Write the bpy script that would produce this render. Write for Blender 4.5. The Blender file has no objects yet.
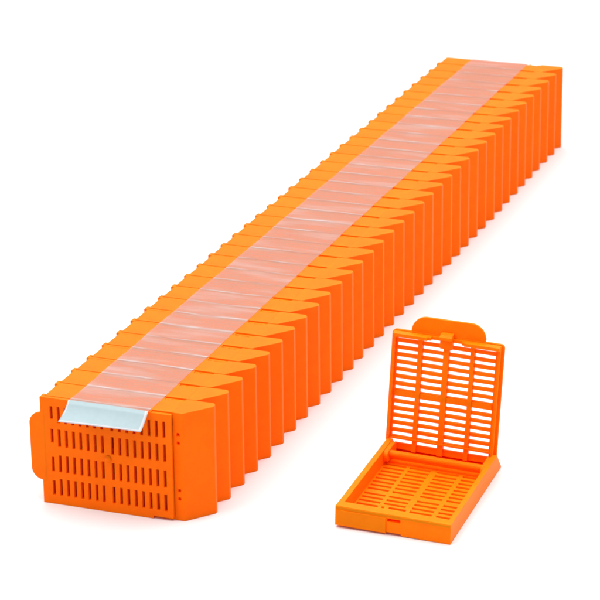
import bpy, bmesh, math, random
from mathutils import Vector, Matrix

random.seed(7)
S = 0.1                                   # script works in millimetres, 1 Blender unit = 1 cm
scene = bpy.context.scene
scene.unit_settings.scale_length = 0.01

# ------------------------------------------------------------------ camera
cam_d = bpy.data.cameras.new("camera")
cam = bpy.data.objects.new("camera", cam_d)
scene.collection.objects.link(cam)
R_ = Vector((0.93787114, 0.34685372, -0.00949885))
U_ = Vector((-0.11249063, 0.32983675, 0.93731189))
F_ = Vector((-0.32824318, 0.87800923, -0.34836217))
m = Matrix((R_, U_, -F_)).transposed().to_4x4()
m.translation = Vector((280.39164739, -568.10577543, 286.90207892)) * S
cam.matrix_world = m
cam_d.sensor_width = 36
cam_d.lens = 166.30065
cam_d.clip_start = 1
cam_d.clip_end = 5000
cam_d.dof.use_dof = True
cam_d.dof.focus_distance = 700 * S
cam_d.dof.aperture_fstop = 1.0
scene.camera = cam

# ------------------------------------------------------------------ world and lamps
w = bpy.data.worlds.new("World")
scene.world = w
w.use_nodes = True
bg = w.node_tree.nodes["Background"]
bg.inputs[0].default_value = (1.0, 1.0, 1.0, 1)
bg.inputs[1].default_value = 0.54


def area(name, loc, target, size, power, col=(1, 1, 1)):
    d = bpy.data.lights.new(name, 'AREA')
    d.shape = 'SQUARE'
    d.size = size * S
    d.energy = power
    d.color = col
    o = bpy.data.objects.new(name, d)
    scene.collection.objects.link(o)
    o.location = Vector(loc) * S
    o.rotation_euler = (Vector(target) - Vector(loc)).to_track_quat('-Z', 'Y').to_euler()
    return o


area("softbox_key", (40, 330, 1300), (40, 200, 0), 1900, 390000)
area("softbox_fill", (-700, -500, 900), (60, 60, 0), 700, 52000)

scene.render.engine = 'CYCLES'
scene.cycles.filter_width = 1.9
scene.cycles.max_bounces = 12
scene.cycles.diffuse_bounces = 8
scene.cycles.transparent_max_bounces = 24
scene.view_settings.view_transform = 'Standard'
scene.view_settings.look = 'None'
scene.view_settings.exposure = 0.1
scene.view_settings.gamma = 1.0
scene.render.resolution_x = 1024
scene.render.resolution_y = 1024


# ------------------------------------------------------------------ materials
def new_mat(name):
    mt = bpy.data.materials.new(name)
    mt.use_nodes = True
    nt = mt.node_tree
    return mt, nt, nt.nodes["Principled BSDF"]


def plastic(name, col):
    mt, nt, p = new_mat(name)
    p.inputs["Roughness"].default_value = 0.55
    p.inputs["IOR"].default_value = 1.28
    p.inputs["Specular IOR Level"].default_value = 0.5
    p.inputs["Specular Tint"].default_value = (1.0, 0.55, 0.16, 1)
    p.inputs["Subsurface Weight"].default_value = 0.6
    p.inputs["Subsurface Radius"].default_value = (1.0, 0.16, 0.02)
    p.inputs["Subsurface Scale"].default_value = 0.2
    tc = nt.nodes.new("ShaderNodeTexCoord")
    n = nt.nodes.new("ShaderNodeTexNoise")
    n.inputs["Scale"].default_value = 1.7
    n.inputs["Detail"].default_value = 4
    nt.links.new(tc.outputs["Object"], n.inputs["Vector"])
    info = nt.nodes.new("ShaderNodeObjectInfo")
    mr = nt.nodes.new("ShaderNodeMapRange")
    mr.inputs["To Min"].default_value = 0.965
    mr.inputs["To Max"].default_value = 1.035
    nt.links.new(info.outputs["Random"], mr.inputs["Value"])
    mr2 = nt.nodes.new("ShaderNodeMapRange")
    mr2.inputs["From Min"].default_value = 0.3
    mr2.inputs["From Max"].default_value = 0.7
    mr2.inputs["To Min"].default_value = 0.95
    mr2.inputs["To Max"].default_value = 1.05
    nt.links.new(n.outputs["Fac"], mr2.inputs["Value"])
    mul = nt.nodes.new("ShaderNodeMath")
    mul.operation = 'MULTIPLY'
    nt.links.new(mr.outputs[0], mul.inputs[0])
    nt.links.new(mr2.outputs[0], mul.inputs[1])
    vm = nt.nodes.new("ShaderNodeVectorMath")
    vm.operation = 'SCALE'
    vm.inputs[0].default_value = col
    nt.links.new(mul.outputs[0], vm.inputs["Scale"])
    nt.links.new(vm.outputs[0], p.inputs["Base Color"])
    # fine moulded-plastic grain
    n2 = nt.nodes.new("ShaderNodeTexNoise")
    n2.inputs["Scale"].default_value = 55
    n2.inputs["Detail"].default_value = 3
    nt.links.new(tc.outputs["Object"], n2.inputs["Vector"])
    b = nt.nodes.new("ShaderNodeBump")
    b.inputs["Strength"].default_value = 0.12
    b.inputs["Distance"].default_value = 0.004
    nt.links.new(n2.outputs["Fac"], b.inputs["Height"])
    nt.links.new(b.outputs[0], p.inputs["Normal"])
    return mt


M_OR = plastic("orange_plastic", (0.97, 0.142, 0.001))
M_OPEN = plastic("orange_plastic_lit_tone", (0.97, 0.168, 0.001))  # yellower base colour stands in for different lighting on the open cassette


def ground_mat():
    mt, nt, p = new_mat("white_sweep")
    p.inputs["Base Color"].default_value = (0.70, 0.70, 0.70, 1)
    p.inputs["Roughness"].default_value = 0.7
    p.inputs["Specular IOR Level"].default_value = 0.2
    return mt


def film_mat():
    mt, nt, p = new_mat("tape_film")
    out = nt.nodes["Material Output"]
    p.inputs["Base Color"].default_value = (0.60, 0.45, 0.43, 1)
    p.inputs["Roughness"].default_value = 0.35
    p.inputs["Specular IOR Level"].default_value = 0.5
    tr = nt.nodes.new("ShaderNodeBsdfTransparent")
    mix = nt.nodes.new("ShaderNodeMixShader")
    tc = nt.nodes.new("ShaderNodeTexCoord")
    sep = nt.nodes.new("ShaderNodeSeparateXYZ")
    nt.links.new(tc.outputs["Object"], sep.inputs[0])

    def math_(op, a, b=None, clamp=False):
        n = nt.nodes.new("ShaderNodeMath")
        n.operation = op
        n.use_clamp = clamp
        for i, v in enumerate((a, b)):
            if v is None:
                continue
            if isinstance(v, (int, float)):
                n.inputs[i].default_value = v
            else:
                nt.links.new(v, n.inputs[i])
        return n.outputs[0]

    def noise(scale, vec_scale, detail=3, off=(0, 0, 0)):
        mp = nt.nodes.new("ShaderNodeMapping")
        mp.inputs["Scale"].default_value = vec_scale
        mp.inputs["Location"].default_value = off
        nt.links.new(tc.outputs["Object"], mp.inputs["Vector"])
        n = nt.nodes.new("ShaderNodeTexNoise")
        n.inputs["Scale"].default_value = scale
        n.inputs["Detail"].default_value = detail
        nt.links.new(mp.outputs[0], n.inputs["Vector"])
        return n.outputs["Fac"]
    pitch = 9.153 * S
    # creases where the film bridges between cassettes, their glints painted in as whiter lines
    wob = math_('MULTIPLY', math_('SUBTRACT', noise(1.0, (0.8, 0.5, 1)), 0.5), 0.16)
    yy = math_('ADD', sep.outputs["Y"], wob)
    yy = math_('ADD', yy, 0.10 + pitch * 10)
    ph = math_('MODULO', yy, pitch)
    d = math_('ABSOLUTE', math_('SUBTRACT', ph, 0.11))
    line = math_('SUBTRACT', 1.0, math_('DIVIDE', d, 0.065), True)
    amp = math_('MULTIPLY', math_('SUBTRACT', noise(1.0, (0.9, 1.9, 1), 2, (3, 0, 0)), 0.36), 3.2, True)
    line = math_('MULTIPLY', line, amp)
    # broad milky patches where the film has lifted
    patch = math_('MULTIPLY', math_('SUBTRACT', noise(1.0, (0.35, 1.6, 1), 3, (9, 4, 0)), 0.50), 1.3, True)
    fine = math_('MULTIPLY', math_('SUBTRACT', noise(1.0, (1.2, 22, 1), 3), 0.5), 0.26)
    fac = math_('ADD', 0.49, math_('MULTIPLY', line, 0.35))
    fac = math_('ADD', fac, math_('MULTIPLY', patch, 0.35))
    mc = nt.nodes.new("ShaderNodeMix")
    mc.data_type = 'RGBA'
    mc.inputs[6].default_value = (0.285, 0.26, 0.22, 1)
    mc.inputs[7].default_value = (0.66, 0.65, 0.68, 1)
    nt.links.new(math_('ADD', math_('MULTIPLY', line, 0.55), math_('MULTIPLY', patch, 0.9), True), mc.inputs[0])
    nt.links.new(mc.outputs[2], p.inputs["Base Color"])
    fac = math_('ADD', fac, fine, True)
    nt.links.new(fac, mix.inputs[0])
    nt.links.new(tr.outputs[0], mix.inputs[1])
    nt.links.new(p.outputs[0], mix.inputs[2])
    nt.links.new(mix.outputs[0], out.inputs["Surface"])
    b = nt.nodes.new("ShaderNodeBump")
    b.inputs["Strength"].default_value = 0.4
    b.inputs["Distance"].default_value = 0.02
    nt.links.new(noise(1.0, (2, 14, 1), 3), b.inputs["Height"])
    nt.links.new(b.outputs[0], p.inputs["Normal"])
    return mt


def paper_mat(name, col, rough=0.5):
    mt, nt, p = new_mat(name)
    p.inputs["Roughness"].default_value = rough
    p.inputs["Specular IOR Level"].default_value = 0.3
    tc = nt.nodes.new("ShaderNodeTexCoord")
    n = nt.nodes.new("ShaderNodeTexNoise")
    n.inputs["Scale"].default_value = 9
    n.inputs["Detail"].default_value = 5
    nt.links.new(tc.outputs["Object"], n.inputs["Vector"])
    mx = nt.nodes.new("ShaderNodeMix")
    mx.data_type = 'RGBA'
    mx.inputs[6].default_value = (*[c * 0.94 for c in col], 1)
    mx.inputs[7].default_value = (*[min(1, c * 1.06) for c in col], 1)
    nt.links.new(n.outputs["Fac"], mx.inputs[0])
    nt.links.new(mx.outputs[2], p.inputs["Base Color"])
    return mt


M_GROUND = ground_mat()
M_FILM = film_mat()
M_BLUE = paper_mat("pale_blue_liner", (0.275, 0.355, 0.375))
M_WHITE = paper_mat("white_liner_edge", (0.47, 0.46, 0.47))


# ------------------------------------------------------------------ mesh helpers
def to_mesh(bm, name, mats, xf=None):
    if xf:
        for v in bm.verts:
            v.co = Vector(xf(*v.co))
    for v in bm.verts:
        v.co *= S
    bmesh.ops.recalc_face_normals(bm, faces=bm.faces)
    me = bpy.data.meshes.new(name)
    bm.to_mesh(me)
    bm.free()
    for mt in (mats if isinstance(mats, (list, tuple)) else [mats]):
        me.materials.append(mt)
    return me


def link(name, me, parent=None):
    o = bpy.data.objects.new(name, me)
    scene.collection.objects.link(o)
    if parent:
        o.parent = parent
    return o


def empty(name, loc=(0, 0, 0), rz=0.0):
    o = bpy.data.objects.new(name, None)
    o.empty_display_size = 0.5
    scene.collection.objects.link(o)
    o.location = Vector(loc) * S
    o.rotation_euler = (0, 0, rz)
    return o


def tag(o, label=None, cat=None, group=None, kind=None):
    for k, v in (("label", label), ("category", cat), ("group", group), ("kind", kind)):
        if v:
            o[k] = v


def bevel(bm, off, seg=2, ang=30, keep=None):
    if off <= 0:
        return
    es = []
    for e in bm.edges:
        if len(e.link_faces) != 2:
            continue
        if e.calc_face_angle(0) > math.radians(ang) and (keep is None or keep(e)):
            es.append(e)
    bmesh.ops.bevel(bm, geom=es, offset=off, offset_type='OFFSET', segments=seg,
                    profile=0.5, affect='EDGES', clamp_overlap=True)


def csg(solids, cuts=(), bv=0.1, seg=2, bm=None, keep=None, corner=0):
    """Union of boxes minus boxes, as one clean shell.  box = (x0,x1,y0,y1,z0,z1)"""
    allb = list(solids) + list(cuts)

    def brk(i):
        vals = sorted({round(b[i], 4) for b in allb} | {round(b[i + 1], 4) for b in allb})
        return vals
    xs, ys, zs = brk(0), brk(2), brk(4)

    def ins(b, x, y, z):
        return b[0] < x < b[1] and b[2] < y < b[3] and b[4] < z < b[5]
    nx, ny, nz = len(xs) - 1, len(ys) - 1, len(zs) - 1
    g = {}
    for i in range(nx):
        x = (xs[i] + xs[i + 1]) / 2
        for j in range(ny):
            y = (ys[j] + ys[j + 1]) / 2
            for k in range(nz):
                z = (zs[k] + zs[k + 1]) / 2
                if any(ins(b, x, y, z) for b in solids) and not any(ins(b, x, y, z) for b in cuts):
                    g[i, j, k] = 1
    t = bmesh.new()
    vd = {}

    def V(i, j, k):
        if (i, j, k) not in vd:
            vd[i, j, k] = t.verts.new((xs[i], ys[j], zs[k]))
        return vd[i, j, k]
    for (i, j, k) in g:
        if (i - 1, j, k) not in g: t.faces.new((V(i, j, k), V(i, j, k + 1), V(i, j + 1, k + 1), V(i, j + 1, k)))
        if (i + 1, j, k) not in g: t.faces.new((V(i + 1, j, k), V(i + 1, j + 1, k), V(i + 1, j + 1, k + 1), V(i + 1, j, k + 1)))
        if (i, j - 1, k) not in g: t.faces.new((V(i, j, k), V(i + 1, j, k), V(i + 1, j, k + 1), V(i, j, k + 1)))
        if (i, j + 1, k) not in g: t.faces.new((V(i, j + 1, k), V(i, j + 1, k + 1), V(i + 1, j + 1, k + 1), V(i + 1, j + 1, k)))
        if (i, j, k - 1) not in g: t.faces.new((V(i, j, k), V(i, j + 1, k), V(i + 1, j + 1, k), V(i + 1, j, k)))
        if (i, j, k + 1) not in g: t.faces.new((V(i, j, k + 1), V(i + 1, j, k + 1), V(i + 1, j + 1, k + 1), V(i, j + 1, k + 1)))
    if corner:                            # round the two upper outer corners (edges along y)
        es = [e for e in t.edges if abs(e.verts[0].co.y - e.verts[1].co.y) > 0.01 and
              all(v.co.z > zs[-1] - 0.01 and (v.co.x < xs[0] + 0.01 or v.co.x > xs[-1] - 0.01) for v in e.verts)]
        bmesh.ops.bevel(t, geom=es, offset=corner, offset_type='OFFSET', segments=6, profile=0.5, affect='EDGES', clamp_overlap=False)
    bevel(t, bv, seg, keep=keep)
    if bm is None:
        return t
    merge(bm, t)
    return bm


def merge(bm, t):
    me = bpy.data.meshes.new("tmp")
    t.to_mesh(me)
    t.free()
    bm.from_mesh(me)
    bpy.data.meshes.remove(me)


def prism(poly, axis, a, b, bv=0.1, seg=2, keep=None):
    """extrude polygon (2D) along axis 'x','y' or 'z' from a to b"""
    t = bmesh.new()

    def P(u, v, w_):
        return {'x': (w_, u, v), 'y': (u, w_, v), 'z': (u, v, w_)}[axis]
    A = [t.verts.new(P(u, v, a)) for u, v in poly]
    B = [t.verts.new(P(u, v, b)) for u, v in poly]
    t.faces.new(A)
    t.faces.new(list(reversed(B)))
    n = len(poly)
    for i in range(n):
        t.faces.new((A[i], B[i], B[(i + 1) % n], A[(i + 1) % n]))
    bmesh.ops.recalc_face_normals(t, faces=t.faces)
    bevel(t, bv, seg, keep=keep)
    return t


def arc(cx, cy, r, a0, a1, n=8):
    return [(cx + r * math.cos(math.radians(a0 + (a1 - a0) * i / n)),
             cy + r * math.sin(math.radians(a0 + (a1 - a0) * i / n))) for i in range(n + 1)]


def dome(cx, y, cz, r, h, sgn=-1):
    t = bmesh.new()
    rings = []
    for i in range(5):
        a = math.radians(90 * i / 5)
        rr, hh = r * math.cos(a), h * math.sin(a)
        rings.append([t.verts.new((cx + rr * math.cos(b * math.pi / 8), y + sgn * hh, cz + rr * math.sin(b * math.pi / 8))) for b in range(16)])
    top = t.verts.new((cx, y + sgn * h, cz))
    for i in range(4):
        for b in range(16):
            t.faces.new((rings[i][b], rings[i][(b + 1) % 16], rings[i + 1][(b + 1) % 16], rings[i + 1][b]))
    for b in range(16):
        t.faces.new((rings[4][b], rings[4][(b + 1) % 16], top))
    t.faces.new(list(reversed(rings[0])))
    for f in t.faces:
        f.smooth = len(f.verts) < 8
    return t


# ------------------------------------------------------------------ ground
t = bmesh.new()
G = 6000
vs = [t.verts.new(p) for p in ((-G, -G, 0), (G, -G, 0), (G, G * 2, 0), (-G, G * 2, 0))]
t.faces.new(vs)
g = link("floor", to_mesh(t, "floor", M_GROUND))
tag(g, kind="structure")

# ------------------------------------------------------------------ closed cassette (stands on its long edge)
H = 28.5
BX = 37.542                # where the slanted writing face begins
COLS = [3.0 + 1.93 * i for i in range(8)] + [19.2 + 1.972 * i for i in range(8)]
ROWS = [(21.9, 26.25), (15.6, 20.25), (8.75, 13.35), (2.45, 6.95)]


def slot_cuts(y0, y1, hw=0.4):
    cuts = []
    for r, (z0, z1) in enumerate(ROWS):
        for c, x in enumerate(COLS):
            a, b = z0, z1
            if c == 0:
                if r in (0, 1): a += 0.9
                else: b -= 0.6
            cuts.append((x - hw, x + hw, y0, y1, a, b))
    return cuts


# body: long walls, end wall, slotted floor set forward and offset to brighten the lid slots
bx = 35.0
t = csg([(1.0, bx, 0.12, 7.95, 27.2, H - 0.0), (1.0, bx, 0.12, 7.95, 0.0, 1.2),
         (1.0, 2.2, 0.12, 7.95, 0, H), (1.0, bx, 2.4, 3.6, 0, H)],
        [(a + 1.3, b + 1.3, c, d, e, f) for a, b, c, d, e, f in slot_cuts(2.0, 4.2, 0.3)] +
        [(29.9, 31.0, 7.3, 8, 28.1, 29), (31.7, 33.9, 7.3, 8, 28.1, 29), (29.9, 31.0, 7.3, 8, -1, 0.4)], bv=0.13,
        keep=lambda e: not all(v.co.x > bx - 0.01 for v in e.verts))
BODY = to_mesh(t, "body", M_OR)
# writing face end block
poly = [(35.0, 0), (BX, 0), (43.03, 6.70), (43.03, 7.75), (42.3, 8.8), (35.0, 8.8)]
t = prism(poly, 'z', 0, H, bv=0.075, keep=lambda e: not all(v.co.x < 35.1 for v in e.verts))
me_w = to_mesh(t, "writing_face", M_OR)


def boolean_cut(me, boxes, name):
    a = bpy.data.objects.new("a", me)
    scene.collection.objects.link(a)
    tb = bmesh.new()
    for b in boxes:
        merge(tb, csg([b], bv=0))
    mb = to_mesh(tb, "cut", M_OR)
    b_ = bpy.data.objects.new("b", mb)
    scene.collection.objects.link(b_)
    md = a.modifiers.new("m", 'BOOLEAN')
    md.operation = 'DIFFERENCE'
    md.object = b_
    md.solver = 'EXACT'
    bpy.context.view_layer.update()
    dg = bpy.context.evaluated_depsgraph_get()
    res = bpy.data.meshes.new_from_object(a.evaluated_get(dg))
    res.name = name
    bpy.data.objects.remove(a)
    bpy.data.objects.remove(b_)
    return res


WRITE = boolean_cut(me_w, [(35.9, 36.72, -1, 0.9, z - 0.42, z + 0.42) for z in (22.9, 20.65, 8.05, 5.85)], "writing_face")
# lid (faces front) with side rim
t = csg([(0, 29.6, -1.0, 0.0, 0.02, 28.4), (29.6, 34.88, -1.0, 0.0, 0.75, 28.15),
         (0.0, 0.85, -1.0, 1.2, 0.02, 28.4)], slot_cuts(-2, 1), bv=0.13)
LID = to_mesh(t, "lid", M_OR)
pl = ([(0.95, 24.9)] + arc(-0.1, 21.1, 3.0, 97, 180, 8) + arc(0.1, 9.2, 3.1, 180, 262, 8) + [(0.95, 5.7)])
TAB = to_mesh(prism(pl, 'y', -1.008, -0.1, bv=0.12, keep=lambda e: not all(v.co.x > 0.9 for v in e.verts)), "pull_tab", M_OR)
NUB = to_mesh(dome(17.95, -0.98, 14.34, 0.9, 0.6), "nub", M_OR)

ORD = ["first", "second", "third", "fourth", "fifth", "sixth", "seventh", "eighth", "ninth", "tenth", "eleventh",
       "twelfth", "thirteenth", "fourteenth", "fifteenth", "sixteenth", "seventeenth", "eighteenth", "nineteenth",
       "twentieth"]
N = 36
P = 9.1535


def make_cassette():
    root = empty("tissue_cassette")
    link("body", BODY, root)
    link("writing_face", WRITE, root)
    l = link("lid", LID, root)
    link("pull_tab", TAB, l)
    link("nub", NUB, l)
    return root


def copy_tree(o, parent=None):
    c = o.copy()
    scene.collection.objects.link(c)
    c.parent = parent
    for ch in list(o.children):
        copy_tree(ch, c)
    return c


proto = make_cassette()
GRP = "closed orange cassettes taped in a row"
DX = [-.16, -.17, -.02, .03, .1, .1, .06, -.03, .05, 0, .08, .12, -.08, .0, -.12, -.16, -.1, .03, .02, -.05, 0, .06, .06, 0, .04, .1, .2, .18, .05, .08, 0, -.05, -.1, 0, .05, 0]
for k in range(N):
    o = proto if k == 0 else copy_tree(proto)
    dy = 0.5 * math.exp(-((k - 8) / 3.2) ** 2) - 0.25 * math.exp(-((k - 1.5) / 1.5) ** 2) + random.uniform(-.04, .04)
    if k == 0: dy = 0
    o.location = Vector((DX[k], k * P + dy, 0)) * S
    o.rotation_euler = (0, 0, math.radians(random.uniform(-.32, .32)) if k else 0)
    if k == 0:
        lab = "closed orange cassette at the near end of the row, its whole slotted lid showing"
    elif k == N - 1:
        lab = "closed orange cassette at the far end of the taped row"
    elif k <= 19:
        lab = "closed orange cassette under the tape, %s counted from the near end of the row" % ORD[k]
    else:
        lab = "closed orange cassette under the tape, %s counted from the far end of the row" % ORD[N - 1 - k]
    tag(o, lab, "cassette", GRP)

# ------------------------------------------------------------------ adhesive tape over the row
tape = empty("tape_strip", (0, 0, H))
tag(tape, "long strip of clear matte tape laid over the tops of the cassette row", "tape")
YE = N * P - 0.6


def tx(s, y):
    l = 7.85 + 0.0073 * y
    r = 29.0 + 0.0042 * y
    wv = 0.10 * math.sin(y * .21) + 0.06 * math.sin(y * .057 + 1)
    return l + (r - l) * s + wv


def tz(s, y):
    ph = ((y + 1.0) % P) / P
    sag = -0.02 + 0.05 * math.exp(-((ph - 0.05) / 0.05) ** 2)
    return 0.10 + sag + 0.02 * math.sin(s * 9 + y * 1.3)


t = bmesh.new()
ny, nx = int(YE / 0.9), 14
top, bot = [], []
for j in range(ny + 1):
    y = -1.15 + (YE + 1.15) * j / ny
    row, rb = [], []
    for i in range(nx + 1):
        s = i / nx
        x, z = tx(s, y), tz(s, y)
        row.append(t.verts.new((x, y, z)))
    top.append(row)
for j in range(ny):
    for i in range(nx):
        f = t.faces.new((top[j][i], top[j][i + 1], top[j + 1][i + 1], top[j + 1][i]))
        f.smooth = True
film = link("film", to_mesh(t, "film", M_FILM), tape)
# pale blue liner tab curling forward off the first cassette
prof_l = [(-1.25, .22), (-2.2, -.75), (-3.4, -1.65), (-4.9, -2.3), (-6.85, -2.93), (-7.5, -3.1)]
prof_r = [(-1.35, .12), (-2.3, -.75), (-3.4, -1.65), (-4.4, -2.35), (-5.75, -3.18), (-6.2, -3.4)]
t = bmesh.new()
nx = 20
grid = []
for k in range(len(prof_l)):
    row = []
    for i in range(nx + 1):
        s = 0.0 if i == 0 else 1.0 if i == nx else 0.018 + (0.966 - 0.018) * (i - 1) / (nx - 2)
        x = 7.75 + 21.3 * s
        bow = 0.10 * math.sin(math.pi * s)
        row.append(t.verts.new((x, prof_l[k][0] * (1 - s) + prof_r[k][0] * s, prof_l[k][1] * (1 - s) + prof_r[k][1] * s + bow)))
    grid.append(row)
for k in range(len(grid) - 1):
    for i in range(nx):
        f = t.faces.new((grid[k][i], grid[k + 1][i], grid[k + 1][i + 1], grid[k][i + 1]))
        f.smooth = True
        # white margins along both sides and the free edge
        if k == len(grid) - 2 or i == nx - 1 or (i == 0 and k < 3):
            f.material_index = 1
ex = bmesh.ops.extrude_face_region(t, geom=list(t.faces))
for v in ex['geom']:
    if isinstance(v, bmesh.types.BMVert):
        v.co += Vector((0, 0.03, -0.07))
link("liner_tab", to_mesh(t, "liner_tab", [M_BLUE, M_WHITE]), tape)
tag(tape.children[-1], "pale blue tab with white edges folded forward at the tape's end")

# ------------------------------------------------------------------ open cassette
u = dict(ox=73.14023, oy=9.07302, th=-0.0185276, W=29.54, L=43.52, h=5.168, e=4.893, la=1.496236, ry=0.0200064, sk=-0.05, hy=44.40)
W, L, h, TIP = u['W'], u['L'], u['h'], 43.52 + 4.893
openc = empty("open_cassette")
openc.matrix_world = Matrix.Translation(Vector((u['ox'], u['oy'], W * math.sin(u['ry']))) * S) @ Matrix.Rotation(u['th'], 4, 'Z') @ Matrix.Rotation(u['ry'], 4, 'Y')
tag(openc, "single open orange cassette standing apart with its slotted lid raised and tray empty", "cassette")


def shear(x, y, z):
    return (x + u['sk'] * y, y, z)


TC = [(1.9, 7.5), (8.45, 14.1), (15.75, 21.5), (22.6, 27.6)]
TR = [2.6 + 2.17 * i for i in range(8)] + [20.75 + 2.18 * i for i in range(8)]
cuts = [(a, b, y - 0.5, y + 0.5, -1, 2) for (a, b) in TC for y in TR]
cuts = [c for c in cuts if c[2] > 3.0]
FW = 2.75
bar_y = 37.4
solids = [(1.5, W - 1.3, 0.0, 47.0, 0.5, 1.25),           # floor
          (0.0, W, 0.0, FW, 0.02, h),                # front wall and ledge
          (1.5, W - 1.3, 39.6, 40.3, 0.5, 2.9),   # cross wall
          (11.4, 17.9, FW, 5.4, 0.5, 4.95)]
cuts += [(13.35, 16.75, -1, 1.6, 3.25, 4.15), (12.5, 16.9, 3.5, 4.6, 2.0, 6), (13.1, 16.9, -1, 1.5, -1, 0.45)]
t = csg(solids, cuts, bv=0.12, keep=lambda e: not all(v.co.y > FW - 0.01 and (v.co.x < 1.51 or v.co.x > W - 1.31) for v in e.verts))
# side walls run on to the foot of the slanted face
for x0, x1 in ((0.0, 1.5), (W - 1.3, W)):
    merge(t, prism([(FW, 0.02), (TIP, 0.02), (L, h), (FW, h)], 'x', x0, x1, bv=0.12, keep=lambda e: not all(v.co.y < FW + 0.01 for v in e.verts)))
tray = link("tray", to_mesh(t, "tray", M_OPEN, shear), openc)
# raised left panel of the front wall
t = csg([(0.35, 13.0, -0.28, 0.0, 0.35, h - 0.9), (0.05, 29.5, -0.12, 0.0, h - 0.85, h - 0.12)], bv=0.1)
link("front_rim", to_mesh(t, "front_rim", M_OPEN, shear), tray)
# slanted writing face at the back
t = prism([(45.62, 2.95), (TIP - 0.02, 0.0), (TIP - 1.1, 0.0), (44.72, 2.75)], 'x', 1.5, W - 1.3, bv=0.08)
link("writing_face", to_mesh(t, "writing_face", M_OPEN, shear), openc)
# cross bar
pb = arc(bar_y - 0.15, 3.85, 1.0, 0, 360, 15)[:-1]
t = prism([(a, b if b < 4.5 else 4.5 + (b - 4.5) * .4) for a, b in pb], 'x', 1.5, W - 1.3, bv=0)
link("cross_bar", to_mesh(t, "cross_bar", M_OPEN, shear), tray)
for x0, x1 in ((1.5, 2.7), (W - 2.2, W - 1.3)):
    t = prism(arc(36.2, 3.5, 1.5, 270, 90, 8)[::1] + [(42.2, 5.0), (43.0, 4.3), (43.0, 2.0)], 'x', x0, x1, bv=0.14)
    link("hinge_ear", to_mesh(t, "hinge_ear", M_OPEN, shear), tray)

# lid: u = width, v = up the lid, w = towards the tray
la = u['la']
HY = u['hy']


def lidxf(x, y, z):
    # build coordinates: x width, y = -w (so the inside faces -y), z = v
    f = max(0.0, min(1.0, z / 29.0))
    cx = W / 2
    x -= 0.6 * (1 - f)
    wv, v = -y, z
    yy = HY + v * math.cos(la) - wv * math.sin(la)
    zz = h + v * math.sin(la) + wv * math.cos(la)
    return (x + u['sk'] * yy, yy, zz)


LC = [(1.45, 7.05), (8.28, 13.85), (15.4, 20.95), (22.14, 27.55)]
LR = [27.15, 25.2, 23.3, 21.37, 19.43, 17.5, 15.55, 13.6, 10.75, 8.83, 6.9, 4.97, 3.04, 1.1, -0.85]
cuts = [(a, b, -1, 2, v - 0.50, v + 0.50) for (a, b) in LC for v in LR]
X0, X1 = -0.1, 29.7
t = csg([(X0, X1, 0, 0.9, 0.02, 29.0), (2.2, 28.5, 0, 0.9, -3.0, 0.02),
         (X0, X0 + 1.15, 0, 0.9, -0.95, 0.02), (X1 - 1.4, X1, 0, 0.9, -0.95, 0.02)], cuts, bv=0.1,
        corner=1.1)
# rounded upper corners come from a light outline bevel; thicker columns stand proud of the thin ribs
for a, b in ((7.05, 8.28), (13.85, 15.4), (20.95, 22.14)):
    merge(t, csg([(a + .05, b - .05, -0.55, -0.002, -3.0, 27.6)], bv=0.12))
merge(t, csg([(1.5, 27.5, -0.35, -0.002, 11.5, 12.85)], bv=0.1))
lid = link("lid", to_mesh(t, "lid", M_OPEN, lidxf), openc)
# rim standing off the inside of the lid
t = csg([(X0 + .75, X1 - .8, -2.6, 0, 27.85, 28.7),
         (X0 + .55, X0 + 1.15, -1.3, 0, -0.6, 28.65), (X1 - 1.35, X1 - .75, -1.3, 0, -0.6, 28.65),
         (X0 + .75, X1 - .8, -0.8, 0, -0.05, 0.35)],
        [(10.7, 18.9, -3, -0.8, 27.0, 29), (9.9, 19.7, -3, -1.9, 27.0, 29)], bv=0.14)
link("rim", to_mesh(t, "rim", M_OPEN, lidxf), lid)
pl = [(4.9, 28.3)] + arc(9.0, 29.1, 4.1, 175, 97, 8) + arc(20.6, 29.2, 4.1, 83, 5, 8) + [(24.3, 28.3)]
t = prism(pl, 'y', 0.1, 0.95, bv=0.14)
link("pull_tab", to_mesh(t, "pull_tab", M_OPEN, lidxf), lid)
# latch hook
t = prism([(0, 25.9), (-1.1, 25.9), (-1.5, 26.6), (-1.5, 28.3), (-2.6, 28.6), (-2.5, 29.4), (-1.2, 29.9), (0, 30.1)], 'x', 13.05, 16.35, bv=0.13)
link("latch_hook", to_mesh(t, "latch_hook", M_OPEN, lidxf), lid)
